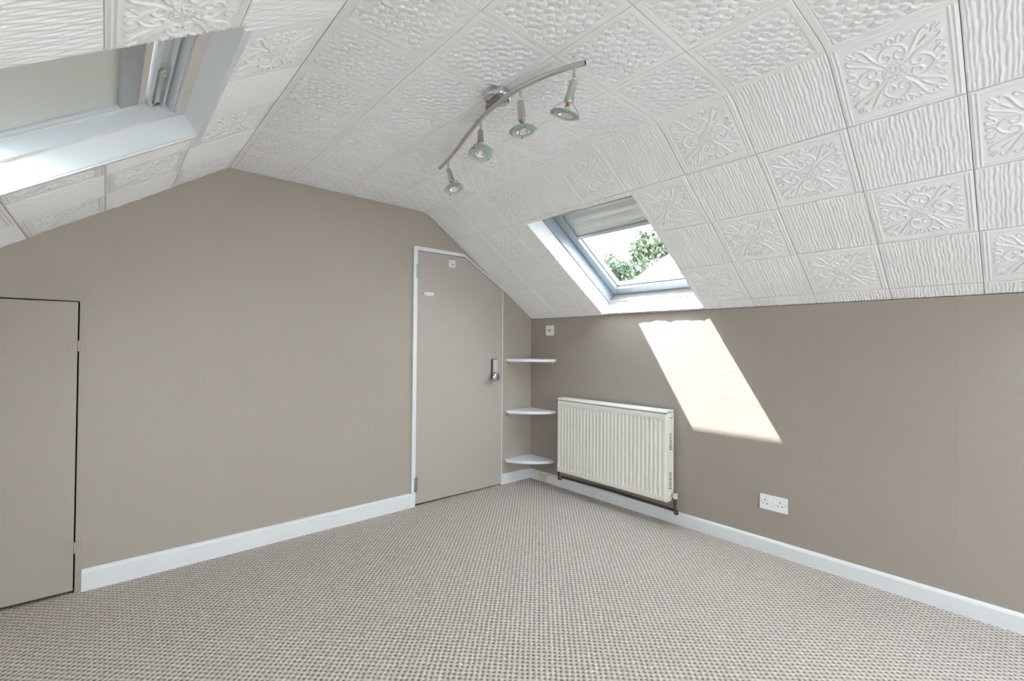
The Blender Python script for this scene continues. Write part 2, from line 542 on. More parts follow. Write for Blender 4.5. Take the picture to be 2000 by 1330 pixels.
def tile_object(kind, TU, TV, NU, NV, u0=0.0, u1=None, hole=None, bend=None, jag=(), seed=0, parent=None, mtx=None, rot=False, mesh=None):
    """one ceiling tile: u across, v along; z = 0 is the face of the rim, the back sits 6 mm behind.
    hole = (u0,u1,v0,v1) is cut away; bend adds to z; jag names the cut edges left ragged."""
    name = 'ceiling_tile'
    if mesh is None:
        u1 = TU if u1 is None else u1
        gap = 0.0010
        us = np.linspace(u0 + gap, u1 - gap, NU + 1)
        vs = np.linspace(gap, TV - gap, NV + 1)
        if hole:
            hu0, hu1, hv0, hv1 = hole
            us = np.unique(np.concatenate([us, [q for q in (hu0, hu1) if us[0] < q < us[-1]]]))
            vs = np.unique(np.concatenate([vs, [q for q in (hv0, hv1) if vs[0] < q < vs[-1]]]))
        U, V = np.meshgrid(us, vs, indexing='ij')
        if kind == 'damask':
            Z = h_damask(U, V, TU, TV, rot)
        elif kind == 'rib':
            Z = h_rib(U, V, max(TU, u1), TV, seed)
        else:
            Z = h_wave(U, V, TU, TV)
        # rounded rim
        m_ = np.minimum(np.minimum(U, TU - U), np.minimum(V, TV - V))
        Z = Z - 0.0016 * np.clip(1 - m_ / 0.003, 0, 1) ** 2
        if bend is not None:
            Z = Z + bend(U)
        U2 = U.copy()
        if 'end' in jag:
            U2[-1, :] += np.interp(vs, np.linspace(0, TV, 60), rng.uniform(-0.0035, 0.002, 60))
            Z[-1, :] += rng.uniform(-0.0005, 0.0012, len(vs))
        if 'start' in jag:
            U2[0, :] += np.interp(vs, np.linspace(0, TV, 46), rng.uniform(-0.005, 0.002, 46))
        nu, nv = len(us), len(vs)
        idx = np.arange(nu * nv).reshape(nu, nv)
        keep = np.ones((nu - 1, nv - 1), bool)
        if hole:
            cu, cv = (us[:-1] + us[1:]) / 2, (vs[:-1] + vs[1:]) / 2
            keep = ~(((cu > hu0) & (cu < hu1))[:, None] & ((cv > hv0) & (cv < hv1))[None, :])
        q = np.stack([idx[:-1, :-1], idx[1:, :-1], idx[1:, 1:], idx[:-1, 1:]], -1)[keep]
        top = np.stack([U2, V, Z], -1).reshape(-1, 3)
        kp = np.pad(keep, 1)
        sides = []
        for i_ in range(nu):
            for j_ in range(nv - 1):
                a_, b_ = kp[i_, j_ + 1], kp[i_ + 1, j_ + 1]
                if a_ != b_:
                    e = (idx[i_, j_], idx[i_, j_ + 1])
                    sides.append(e if a_ else e[::-1])
        for i_ in range(nu - 1):
            for j_ in range(nv):
                a_, b_ = kp[i_ + 1, j_], kp[i_ + 1, j_ + 1]
                if a_ != b_:
                    e = (idx[i_ + 1, j_], idx[i_, j_])
                    sides.append(e if a_ else e[::-1])
        bi = {}
        low = []
        for e in sides:
            for k in e:
                if k not in bi:
                    bi[k] = len(top) + len(low)
                    p_ = top[k].copy()
                    p_[2] = -0.0105
                    low.append(p_)
        sq = np.array([(e[1], e[0], bi[e[0]], bi[e[1]]) for e in sides], int)
        verts = np.concatenate([top, np.array(low)])
        used = np.zeros(len(verts), bool)
        allq = np.concatenate([q.reshape(-1, 4), sq])
        used[allq.ravel()] = True
        remap = np.cumsum(used) - 1
        verts = verts[used]
        allq = remap[allq]
        mesh = bpy.data.meshes.new(name)
        mesh.vertices.add(len(verts))
        mesh.vertices.foreach_set('co', verts.ravel())
        mesh.loops.add(allq.size)
        mesh.loops.foreach_set('vertex_index', allq.ravel().astype(np.int32))
        mesh.polygons.add(len(allq))
        mesh.polygons.foreach_set('loop_start', np.arange(0, allq.size, 4, dtype=np.int32))
        mesh.polygons.foreach_set('use_smooth', np.concatenate([np.ones(len(q.reshape(-1, 4)), bool), np.zeros(len(sq), bool)]))
        mesh.update(calc_edges=True)
        mesh.validate()
        mesh.materials.append(M['tile'])
    o = bpy.data.objects.new(name, mesh)
    COL.objects.link(o)
    o.parent = parent
    o.matrix_local = mtx
    return o


# ------------------------------------------------------------------ room shell
OUT = 0.14                       # wall thickness
RT = 0.26                        # roof thickness
HR = (0.335, 1.336, 0.802, 1.622)          # hole in the right slope: s0, s1, -y0, -y1
HR2 = (0.335, 1.336, 3.180, 4.000)         # added behind the viewer, unseen, for fill daylight
HR3 = (0.335, 1.336, 4.270, 5.090)  # another added opening, unseen, for fill daylight
HL = (0.298, 1.255, 0.815, 1.660)          # hole in the left slope

# floor
b = MB()
b.box((XL - OUT, YB - OUT, -0.12), (OUT, OUT, 0))
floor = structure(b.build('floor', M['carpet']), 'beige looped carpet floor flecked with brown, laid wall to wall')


def zroof(x):
    if x > XE:
        return ZE - KP * x
    if x < XA:
        return ZC - KP * (XA - x)
    return ZC


# door and cupboard openings in the gable wall
DX0, DX1, DTZ = -1.186, -0.354, 1.896
CX0, CX1, CTZ = -3.470, -2.999, 1.385
b = MB()


def gpiece(x0, x1, zb0, zb1, zt0=None, zt1=None):
    zt0 = zroof(x0) + 0.05 if zt0 is None else zt0
    zt1 = zroof(x1) + 0.05 if zt1 is None else zt1
    b.prism([(x0, zb0), (x1, zb1), (x1, zt1), (x0, zt0)], 1, 0, OUT)


gpiece(XL - OUT, CX0, -0.05, -0.05)
gpiece(CX0, CX1, CTZ, CTZ)
gpiece(CX1, XA, -0.05, -0.05)
gpiece(XA, DX0, -0.05, -0.05)
gpiece(DX0, XE, DTZ, DTZ + 0.003)
gpiece(XE, -0.754, DTZ + 0.003, DTZ + 0.006)
gpiece(-0.754, DX1, DTZ + 0.006, 1.671)
gpiece(DX1, OUT, -0.05, -0.05)
wall_back = structure(b.build('wall_back', M['taupe']), 'taupe gable wall with the door')

# cupboard and landing beyond the doors: closed dark boxes
b = MB()
b.box((CX0 - .05, OUT - .02, -0.05), (CX1 + .02, OUT + .03, CTZ + .05))
b.box((DX0 - .02, OUT - .02, -0.05), (DX1 + .02, OUT + .03, DTZ + .05))
b.build('backing', M['dark'], wall_back)

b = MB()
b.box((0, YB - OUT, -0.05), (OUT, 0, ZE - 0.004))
wall_right = structure(b.build('wall_right', M['taupe_paper_dimmed']), 'taupe knee wall under the skylight')
b = MB()
b.box((XL - OUT, YB - OUT, -0.05), (XL, 0, ZE - 0.004))
wall_left = structure(b.build('wall_left', M['taupe']), 'taupe knee wall on the left')

# gable behind the camera
GX0, GX1, GZ0, GZ1 = -2.90, -1.60, 0.06, 1.80       # glazed door added there for fill daylight
b = MB()
b.prism([(XL - OUT, -0.05), (GX0, -0.05), (GX0, zroof(GX0) + .04), (XL - OUT, zroof(XL - OUT) + .04)], 1, YB - OUT, YB)
b.prism([(GX1, -0.05), (OUT, -0.05), (OUT, zroof(OUT) + .04), (XE, ZC + .04), (GX1, ZC + .04)], 1, YB - OUT, YB)
b.prism([(GX0, -0.05), (GX1, -0.05), (GX1, GZ0), (GX0, GZ0)], 1, YB - OUT, YB)
b.prism([(GX0, GZ1), (GX1, GZ1), (GX1, ZC + .04), (XA, ZC + .04), (GX0, zroof(GX0) + .04)], 1, YB - OUT, YB)
wall_front = structure(b.build('wall_front', M['taupe']), 'taupe gable wall behind the viewer')

# ceiling slabs with the two skylight openings
TB = 0.0105
b = MB()


def slab(fr, s0, s1, v0, v1, n0=TB, n1=RT):
    vv = []
    for n_ in (n0, n1):
        for (s_, v_) in ((s0, v0), (s1, v0), (s1, v1), (s0, v1)):
            vv.append(fr @ Vector((s_, v_, -n_)))
    b.poly(vv, [(0, 3, 2, 1), (4, 5, 6, 7), (0, 1, 5, 4), (1, 2, 6, 5), (2, 3, 7, 6), (3, 0, 4, 7)])


vEnd = -YB + OUT
wA = XE - XA
slab(FLATF, -0.02, wA + 0.02, -OUT, vEnd)
s0, s1, v0, v1 = HR
SE = SLEN + 0.17
slab(RIGHTF, -0.05, s0, -OUT, vEnd)
slab(RIGHTF, s0, s1, -OUT, v0)
slab(RIGHTF, s0, s1, v1, HR2[2])
slab(RIGHTF, s0, s1, HR2[3], HR3[2])
slab(RIGHTF, s0, s1, HR3[3], vEnd)
slab(RIGHTF, s1, SE, -OUT, vEnd)
s0, s1, v0, v1 = HL
slab(LEFTF, -0.05, s0, -vEnd, OUT)
slab(LEFTF, s0, s1, -vEnd, -v1)
slab(LEFTF, s0, s1, -v0, OUT)
slab(LEFTF, s1, SE, -vEnd, OUT)
ceiling = structure(b.build('ceiling', M['plaster']), 'attic ceiling with two slopes, clad in white embossed polystyrene tiles')

# ------------------------------------------------------------------ ceiling tiles
row_y = [0.0] + [ROW1 - PITCHY * i for i in range(16)]        # row boundaries
row_y = [q for q in row_y if q > YB] + [YB]
rows = list(zip(row_y[:-1], row_y[1:]))
NW = 170
FOLD, DROP = 0.085, 0.0115
wave_mesh = damask_mesh = None
cache = {}


def place(fr, u, y_hi, y_lo, left=False):
    """matrix of a tile whose u origin is at u and whose v runs over the row"""
    sc = (y_hi - y_lo) / PITCHY
    v_ = y_lo if left else -y_hi
    return fr @ Matrix.Translation((u, v_, 0)) @ Matrix.Diagonal((1, sc, 1, 1))


colw = [0.3143, 0.3143, 0.3143, wA - 3 * 0.3143]
for (yh, yl) in rows:
    u = 0.0
    for c in range(4):
        last = c == 3
        key = ('wave', last)
        bend = (lambda U, w=colw[3]: DROP * np.clip((U - (w - FOLD)) / FOLD, 0, 1) ** 2) if last else None
        o = tile_object('wave', colw[c], PITCHY, NW, NW, bend=bend, parent=ceiling, mtx=place(FLATF, u, yh, yl), mesh=cache.get(key))
        cache[key] = o.data
        u += colw[c]

for side, fr, hole in (('right', RIGHTF, HR), ('left', LEFTF, HL)):
    left = side == 'left'
    for ri, (yh, yl) in enumerate(rows):
        if left:
            hole = HL
        else:
            hole = HR if yh > -2.4 else HR2 if yh > -4.1 else HR3
        for k in range(5):
            sk = k * PITCHS
            if k == 4:
                kind, TU = 'rib', SLEN - sk + (0.004 if not left else 0)
            else:
                kind, TU = ('damask' if (ri + k) % 2 == 0 else 'rib'), PITCHS
            # cut round the skylight
            h0, h1 = hole[0] + (0.007 if not left else 0.0), hole[1] - (0.010 if not left else 0.0)
            hv0, hv1 = hole[2] + 0.006 * (not left), hole[3] - 0.006 * (not left)
            cut = None
            if sk < h1 and sk + TU > h0 and -yl > hv0 and -yh < hv1:
                sc = (yh - yl) / PITCHY
                if left:
                    cut = (h0 - sk, h1 - sk, (-hv1 - yl) / sc, (-hv0 - yl) / sc)
                else:
                    cut = (h0 - sk, h1 - sk, (hv0 + yh) / sc, (hv1 + yh) / sc)
                if cut[0] <= 0.001 and cut[1] >= TU - 0.001 and cut[2] <= 0.001 and cut[3] >= PITCHY - 0.001:
                    continue
            bent = (k == 0 and not left)
            bend = (lambda U: DROP * np.clip(1 - U / FOLD, 0, 1) ** 2) if bent else None
            var = (ri * 3 + k) % 3 if kind == 'rib' else 0
            key = (kind, left, k == 4, bent, var)
            nu_, nv_ = (124, 124) if kind == 'damask' else (56, 150)
            if k == 4:
                nu_ = 20
            fresh = cut is not None or key not in cache
            o = tile_object(kind, TU, PITCHY, nu_, nv_, hole=cut, bend=bend, jag=('end',) if k == 4 else (), seed=var * 7 + (3 if cut else 0),
                            parent=ceiling, mtx=place(fr, sk, yh, yl, left), rot=left, mesh=None if fresh else cache[key])
            if cut is None:
                cache[key] = o.data

# ------------------------------------------------------------------ skylight on the right (window_1)
# local axes: x down the slope, y towards the viewer end, z into the room (n = -z is the depth into the roof)
# ribbed tile lining of the reveal, as tiles of the ceiling
LD = 0.122


def reveal_tile(length, M4, seed, jag=()):
    tile_object('rib', LD, length, 30, int(length / 0.0021), seed=seed, parent=ceiling, mtx=M4, jag=jag)


def axes(x, y, o):
    z = Vector(x).cross(Vector(y))
    m4 = Matrix.Identity(4)
    for i in range(3):
        m4[i][0], m4[i][1], m4[i][2], m4[i][3] = x[i], y[i], z[i], o[i]
    return m4


def right_skylight(name, label, v0, v1, blind):
    s0, s1 = 0.342, 1.326
    w1 = structure(empty(name, mtx=RIGHTF.copy()), label)
    # far side (faces the viewer): u goes out into the roof, v along the slope
    mid = s0 + 0.30
    reveal_tile(mid - s0, RIGHTF @ axes((0, 0, -1), (-1, 0, 0), (mid, v0, 0)), 4)
    reveal_tile(s1 + 0.008 - mid, RIGHTF @ axes((0, 0, -1), (-1, 0, 0), (s1 + 0.008, v0, 0)), 9)
    # near side (faces the gable)
    reveal_tile(mid - s0, RIGHTF @ axes((0, 0, -1), (1, 0, 0), (s0, v1, 0)), 14)
    reveal_tile(s1 + 0.008 - mid, RIGHTF @ axes((0, 0, -1), (1, 0, 0), (mid, v1, 0)), 19)
    # bottom, its lower edge ragged over the wall
    jx = Vector((0.098, 0, -1)).normalized()
    bz = jx.cross(Vector((0, -1, 0)))
    tile_object('rib', LD + 0.008, v1 - v0, 30, 300, seed=23, parent=ceiling, jag=('start',),
                mtx=RIGHTF @ axes(jx, (0, 1, 0), (s1, v0, 0.006)))
    # top lining is plain
    b = MB()
    b.box((s0 - 0.012, v0, -LD), (s0, v1, 0.0))
    b.build('reveal_board', M['gloss'], w1)

    # fixed frame: boards lining the opening beyond the tiles
    FN0, FN1 = LD, 0.30
    fy0, fy1, fs0, fs1 = v0 + 0.012, v1 - 0.010, s0 + 0.012, s1 + 0.012
    b = MB()
    t = 0.03
    b.box((fs0 - t, fy0 - t, -FN1), (fs1 + t, fy0, -FN0), 0.002)
    b.box((fs0 - t, fy1, -FN1), (fs1 + t, fy1 + t, -FN0), 0.002)
    b.box((fs0 - t, fy0, -FN1), (fs0, fy1, -FN0), 0.002)
    b.box((fs1, fy0, -FN1), (fs1 + t, fy1, -FN0), 0.002)
    b.build('window_frame', M['frame_dimmed'], w1)
    # screw heads on the frame board
    for s_ in (fs0 + 0.10, fs1 - 0.05):
        b = MB()
        b.lathe([(0, 0.0012), (0.0035, 0.001), (0.004, 0)], (s_, fy0, -0.165), (0, 1, 0), 10)
        b.build('screw', M['steel'], w1)
    # sash
    b = MB()
    sw, sn0, sn1 = 0.062, 0.198, 0.275
    sy0, sy1, ss0, ss1 = fy0 + 0.004, fy1 - 0.004, fs0 + 0.03, fs1 - 0.003
    b.box((ss0, sy0, -sn1), (ss1, sy0 + sw, -sn0), 0.005)
    b.box((ss0, sy1 - sw, -sn1), (ss1, sy1, -sn0), 0.005)
    b.box((ss1 - sw, sy0 + sw, -sn1), (ss1, sy1 - sw, -sn0), 0.005)
    b.box((ss0, sy0 + sw, -sn1), (ss0 + 0.11, sy1 - sw, -sn0), 0.005)
    # glazing bead
    gy0, gy1, gs0, gs1 = sy0 + sw, sy1 - sw, ss0 + 0.11, ss1 - sw
    for lo, hi in (((gs0, gy0, -0.248), (gs1, gy0 + 0.010, -0.226)), ((gs0, gy1 - 0.010, -0.248), (gs1, gy1, -0.226)), ((gs1 - 0.010, gy0, -0.248), (gs1, gy1, -0.226))):
        b.box(lo, hi, 0.002)
    sash = b.build('sash', M['frame_dimmed'], w1)
    b = MB()
    b.box((gs0 - 0.01, gy0 - 0.01, -0.256), (gs1 + 0.01, gy1 + 0.01, -0.250))
    b.build('pane', M['glass'], sash)
    # ventilation bar along the top of the sash
    b = MB()
    b.box((fs0 + 0.004, sy0 + 0.02, -0.197), (ss0 + 0.075, sy1 - 0.02, -0.178), 0.006)
    b.build('ventilation_bar', M['frame_dimmed'], w1)
    if not blind:
        return
    # roller blind, drawn a little way down
    b = MB()
    n_ = 24
    pv = []
    S0b, S1b = ss0 + 0.085, 0.705
    for i in range(n_ + 1):
        for dz in (0, 0.001):
            pv.append((S0b + (S1b - S0b) * i / n_, gy0 - 0.006, -0.215 + 0.004 * math.sin(i * 0.9) - dz))
            pv.append((S0b + (S1b - S0b) * i / n_, gy1 + 0.006, -0.215 + 0.004 * math.sin(i * 0.7 + 1) - dz))
    fcs = []
    for i in range(n_):
        a = i * 4
        fcs += [(a, a + 4, a + 5, a + 1), (a + 3, a + 7, a + 6, a + 2), (a, a + 2, a + 6, a + 4), (a + 1, a + 5, a + 7, a + 3)]
    b.poly(pv, fcs, True)
    blind1 = b.build('blind', M['blindfabric'], w1)
    b = MB()
    b.box((S1b - 0.004, gy0 - 0.008, -0.222), (S1b + 0.024, gy1 + 0.008, -0.204), 0.004)
    b.build('bottom_bar', M['cassette'], blind1)
    b = MB()
    b.box((S0b - 0.012, gy0 - 0.02, -0.224), (S0b + 0.004, gy1 + 0.02, -0.196), 0.003)
    b.build('head_rail', M['plastic'], blind1)


right_skylight('window_1', 'open-view roof window above the radiator with a short grey blind', 0.808, 1.615, True)
right_skylight('fill_window_3', 'added unseen roof window on the right slope behind the viewer, for fill daylight', 3.187, 3.993, False)  # this and the next are added out of view to brighten the room
right_skylight('fill_window_5', 'added unseen far roof window on the right slope behind the viewer, for fill daylight', 4.277, 5.083, False)

# ------------------------------------------------------------------ skylight on the left (window_2)
def left_skylight(name, label, y0, y1, blind):
    w2 = structure(empty(name, mtx=LEFTF.copy()), label)
    s0, s1 = 0.302, 1.25
    LD2 = 0.080
    b = MB()
    # lining boards (reveal)
    b.box((s0 - 0.004, y1, -LD2), (s0, y0, 0.0))
    b.box((s0, y0, -LD2), (s1, y0 + 0.005, 0.0))
    b.box((s0, y1 - 0.005, -LD2), (s1, y1, 0.0))
    b.box((s1, y1, -LD2), (s1 + 0.005, y0, 0.0))
    b.build('reveal_board', M['gloss'], w2)
    # narrow trim round the opening, proud of the tiles
    b = MB()
    tw, tp = 0.022, 0.007
    b.box((s0 - tw, y1 + 0.012, -0.004), (s0, y0 + tw, tp), 0.003)
    b.box((s0, y0, -0.004), (s1 + tw, y0 + tw, tp), 0.003)
    b.box((s1, y1, -0.004), (s1 + tw, y0, tp), 0.003)
    b.build('trim', M['gloss'], w2)
    # frame: a stepped profile
    b = MB()
    b.box((s0 - 0.01, y1, -0.30), (s0 + 0.030, y0, -LD2), 0.003)
    b.box((s0, y0 - 0.008, -0.30), (s1, y0 + 0.02, -LD2), 0.002)
    b.box((s0, y1 - 0.02, -0.30), (s1, y1 + 0.02, -LD2), 0.003)
    b.box((s1 - 0.03, y1, -0.30), (s1 + 0.01, y0, -LD2), 0.003)
    b.build('window_frame', M['cream'], w2)
    b = MB()
    b.box((s0 + 0.030, y1 + 0.02, -0.30), (s0 + 0.042, y0 - 0.008, -0.092), 0.003)
    b.box((s0 + 0.030, y0 - 0.014, -0.135), (s1 - 0.03, y0 - 0.008, -0.082), 0.002)
    b.build('frame_lining', M['pvc'], w2)
    # sash
    b = MB()
    q0, q1 = y0 - 0.016, y1 + 0.03
    b.box((s0 + 0.052, q1, -0.215), (s0 + 0.062, q0, -0.112), 0.003)
    b.box((s0 + 0.044, q1, -0.215), (s0 + 0.100, q0, -0.128), 0.003)
    b.box((s0 + 0.100, q0 - 0.022, -0.215), (s1 - 0.035, q0, -0.140), 0.003)
    b.box((s0 + 0.100, q1, -0.215), (s1 - 0.035, q1 + 0.05, -0.140), 0.003)
    b.box((s1 - 0.10, q1 + 0.05, -0.215), (s1 - 0.035, q0 - 0.05, -0.140), 0.003)
    b.box((s0 + 0.100, q0 - 0.055, -0.215), (s1 - 0.035, q0 - 0.022, -0.170), 0.003)
    sash2 = b.build('sash', M['pvc'], w2)
    b = MB()
    b.box((s0 + 0.090, q1, -0.150), (s0 + 0.099, q0, -0.122), 0.002)
    b.build('drip_edge', M['gloss'], sash2)
    b = MB()
    b.box((s0 + 0.12, q1 + 0.04, -0.205), (s1 - 0.09, q0 - 0.04, -0.199))
    b.build('pane', M['glass'], sash2)
    b = MB()
    b.box((s0 + 0.104, q1 + 0.02, -0.162), (s0 + 0.128, q0 - 0.004, -0.140), 0.004)
    b.build('head_strip', M['cream'], w2)
    # ventilation flap handle on two posts
    b = MB()
    hs, ha, hb = s0 + 0.086, y0 - 0.345, y0 - 0.052
    b.box((hs - 0.008, hb, -0.116), (hs + 0.008, ha, -0.110), 0.002)
    for yy, sg in ((ha, -1), (hb, 1)):
        b.poly([(hs - 0.009, yy - 0.003, -0.128), (hs + 0.009, yy - 0.003, -0.128), (hs + 0.009, yy - sg * 0.028 - 0.003, -0.106), (hs - 0.009, yy - sg * 0.028 - 0.003, -0.106),
                (hs - 0.009, yy + 0.003, -0.128), (hs + 0.009, yy + 0.003, -0.128), (hs + 0.009, yy - sg * 0.028 + 0.003, -0.106), (hs - 0.009, yy - sg * 0.028 + 0.003, -0.106)],
               [(0, 3, 2, 1), (4, 5, 6, 7), (0, 1, 5, 4), (1, 2, 6, 5), (2, 3, 7, 6), (3, 0, 4, 7)])
    b.build('handle', M['satin'], w2)
    if not blind:
        return
    # blind: grey cassette, side rail, fabric
    b = MB()
    b.box((s0 + 0.130, q1 + 0.03, -0.176), (s0 + 0.190, q0 - 0.012, -0.136), 0.006)
    cas = b.build('blind_cassette', M['cassette'], w2)
    BE = 0.88                                   # the fabric stops here; bare glass below
    b = MB()
    b.box((s0 + 0.190, q1 + 0.045, -0.1535), (BE, q0 - 0.026, -0.152))
    b.build('fabric', M['blindfabric'], cas)
    b = MB()
    b.box((s0 + 0.190, q0 - 0.040, -0.168), (s1 - 0.10, q0 - 0.024, -0.154), 0.003)
    b.build('side_rail', M['cassette'], cas)
    b = MB()
    b.box((BE, q1 + 0.045, -0.158), (BE + 0.018, q0 - 0.026, -0.148), 0.003)
    b.build('bottom_bar', M['cassette'], cas)


left_skylight('window_2', 'white framed roof window with its pale blind pulled down', -0.820, -1.652, True)

# glazed door added out of sight in the gable behind the viewer for fill daylight (fill_window_4)
w4 = structure(empty('fill_window_4', ((GX0 + GX1) / 2, YB, GZ0)), 'added unseen white glazed double door in the gable behind the viewer, for fill daylight')
b = MB()
hw, hh = (GX1 - GX0) / 2, GZ1 - GZ0
for lo, hi in (((-hw, -0.10, 0), (-hw + 0.06, -0.03, hh)), ((hw - 0.06, -0.10, 0), (hw, -0.03, hh)), ((-hw, -0.10, 0), (hw, -0.03, 0.06)), ((-hw, -0.10, hh - 0.06), (hw, -0.03, hh)), ((-0.03, -0.10, 0.06), (0.03, -0.03, hh - 0.06))):
    b.box(lo, hi, 0.004)
b.build('window_frame', M['pvc'], w4)
b = MB()
b.box((-hw + 0.05, -0.068, 0.05), (hw - 0.05, -0.062, hh - 0.05))
b.build('pane', M['glass'], w4)
b = MB()
b.box((-hw - 0.05, -0.03, -0.025), (hw + 0.05, 0.09, 0.0), 0.004)
b.build('sill', M['gloss'], w4)

# ------------------------------------------------------------------ skirting boards and door casing
def skirt_profile(h, t):
    return [(0, 0), (t, 0), (t, h - 0.014), (t - 0.003, h - 0.007), (t * 0.35, h), (0, h)]


b = MB()
b.prism([(-a, z) for a, z in skirt_profile(0.103, 0.017)], 0, -2.975, -1.2165)
structure(b.build('baseboard_back', M['gloss']), 'white baseboard between the cupboard and the door')
b = MB()
b.prism([(-a, z) for a, z in skirt_profile(0.088, 0.017)], 0, -0.347, -0.0)
structure(b.build('baseboard_back', M['gloss']), 'short white baseboard below the corner shelves')
b = MB()
b.prism([(-a, z) for a, z in skirt_profile(0.083, 0.017)], 1, -0.017, YB)
structure(b.build('baseboard_right', M['gloss']), 'white baseboard under the radiator wall')
b = MB()
b.prism([(XL + a, z) for a, z in skirt_profile(0.09, 0.017)], 1, 0, YB)
structure(b.build('baseboard_left', M['gloss']), 'white baseboard on the left knee wall')

b = MB()
b.prism([(-1.2165, 0.0), (-1.186, 0.0), (-1.186, 1.893), (-1.186, 1.921), (-1.209, 1.923), (-1.2165, 1.915)], 1, 0.0, -0.016)
structure(b.build('trim_1', M['gloss']), 'white upright door casing beside the hinges')
b = MB()
b.prism([(-1.186, 1.893), (-0.754, 1.899), (-0.765, 1.924), (-1.186, 1.923)], 1, 0.0, -0.015)
structure(b.build('trim_2', M['gloss']), 'white level casing above the door')
b = MB()
b.prism([(-0.754, 1.899), (-0.356, 1.668), (-0.347, 1.672), (-0.347, 1.678), (-0.765, 1.924)], 1, 0.0, -0.013)
structure(b.build('trim_3', M['gloss']), 'white sloping casing along the cut corner of the door')
b = MB()
b.box((-0.3555, 0.0, 0.0), (-0.3475, -0.010, 1.672))
structure(b.build('trim_4', M['gloss']), 'thin white upright strip at the lock side of the door')
b = MB()
b.box((CX1 + 0.002, 0.0, 0.0), (-2.975, -0.006, 1.41))
b.box((CX0 - 0.03, 0.0, CTZ + 0.002), (CX1 + 0.002, -0.006, 1.41))
structure(b.build('trim_5', M['taupe']), 'taupe painted frame of the low cupboard')

# ------------------------------------------------------------------ room door (door_1)
d1 = structure(empty('door_1', (-0.77, 0, 0)), 'taupe flush door with one top corner cut off along the roof slope')


def dl(x, y, z):
    return (x + 0.77, y, z)


b = MB()
e = 0.002
pts = [(DX0 + e, 0.016), (DX1 - 0.004, 0.008), (DX1 - 0.004, 1.664), (-0.755, DTZ - 0.001), (DX0 + e, DTZ - 0.006)]
b.prism([(x + 0.77, z) for x, z in pts], 1, -0.006, 0.034)
b.build('door_leaf', M['taupe_door'], d1)
for z in (1.737, 0.162):
    b = MB()
    b.tube([dl(-1.183, -0.012, z - 0.056), dl(-1.183, -0.012, z + 0.056)], 0.0065, 10)
    b.box(dl(-1.196, -0.0175, z - 0.05), dl(-1.184, -0.016, z + 0.05))
    b.box(dl(-1.182, -0.0075, z - 0.05), dl(-1.162, -0.006, z + 0.05))
    b.build('hinge', M['steel'], d1)
# square hook plate
b = MB()
b.box(dl(-0.906, -0.006, 1.803), dl(-0.848, -0.0095, 1.858), 0.0012)
hp = b.build('hook_plate', M['plastic'], d1, 'small square white plate with a broken hook')
b = MB()
b.box(dl(-0.885, -0.0095, 1.838), dl(-0.872, -0.013, 1.845), 0.001)
b.tube([dl(-0.884, -0.010, 1.826), dl(-0.878, -0.017, 1.822), dl(-0.866, -0.020, 1.821)], 0.004, 8)
b.lathe([(0.0, 0.0), (0.006, 0.0), (0.006, 0.003), (0, 0.003)], dl(-0.869, -0.0095, 1.822), (0, -1, 0), 12)
b.build('hook', M['steel'], hp)
# white bolt plate
b = MB()
b.box(dl(-1.118, -0.006, 1.563), dl(-1.046, -0.011, 1.588), 0.0015)
b.tube([dl(-1.134, -0.011, 1.5755), dl(-1.046, -0.012, 1.5735)], 0.0055, 10)
bo = b.build('bolt', M['plastic'], d1, 'small white slide bolt')
for x in (-1.109, -1.066):
    b = MB()
    b.lathe([(0.0, 0.0), (0.0035, 0.0), (0.003, 0.0012), (0, 0.0014)], dl(x, -0.0165, 1.5745), (0, -1, 0), 10)
    b.build('screw', M['steel'], bo)
b = MB()
b.box(dl(-1.138, -0.006, 1.570), dl(-1.134, -0.016, 1.581))
b.build('keeper', M['steel'], bo)
# keypad lock with a knob
b = MB()
b.box(dl(-0.474, -0.006, 0.912), dl(-0.416, -0.026, 1.080), 0.012)
lk = b.build('keypad_lock', M['darksteel'], d1, 'grey push-button lock')
b = MB()
b.box(dl(-0.468, -0.0262, 0.950), dl(-0.421, -0.031, 1.074), 0.006)
b.build('face_plate', M['facegrey'], lk)
for i in range(7):
    for j in range(2):
        b = MB()
        b.lathe([(0.0045, 0), (0.0045, 0.003), (0.003, 0.0042), (0, 0.0042)], dl(-0.456 + j * 0.024, -0.031, 1.058 - i * 0.014), (0, -1, 0), 10)
        b.build('button', M['facegrey'], lk)
b = MB()
b.lathe([(0.010, 0), (0.010, 0.02), (0.030, 0.026), (0.038, 0.036), (0.036, 0.046), (0.020, 0.053), (0, 0.054)], dl(-0.468, -0.026, 0.930), (0, -1, 0), 28)
b.build('knob', M['satin'], lk)
b = MB()
b.lathe([(0.004, 0), (0.004, 0.0006), (0, 0.0006)], dl(-0.431, -0.006, 1.136), (0, -1, 0), 10)
b.build('screw_hole', M['recess_brown'], d1)

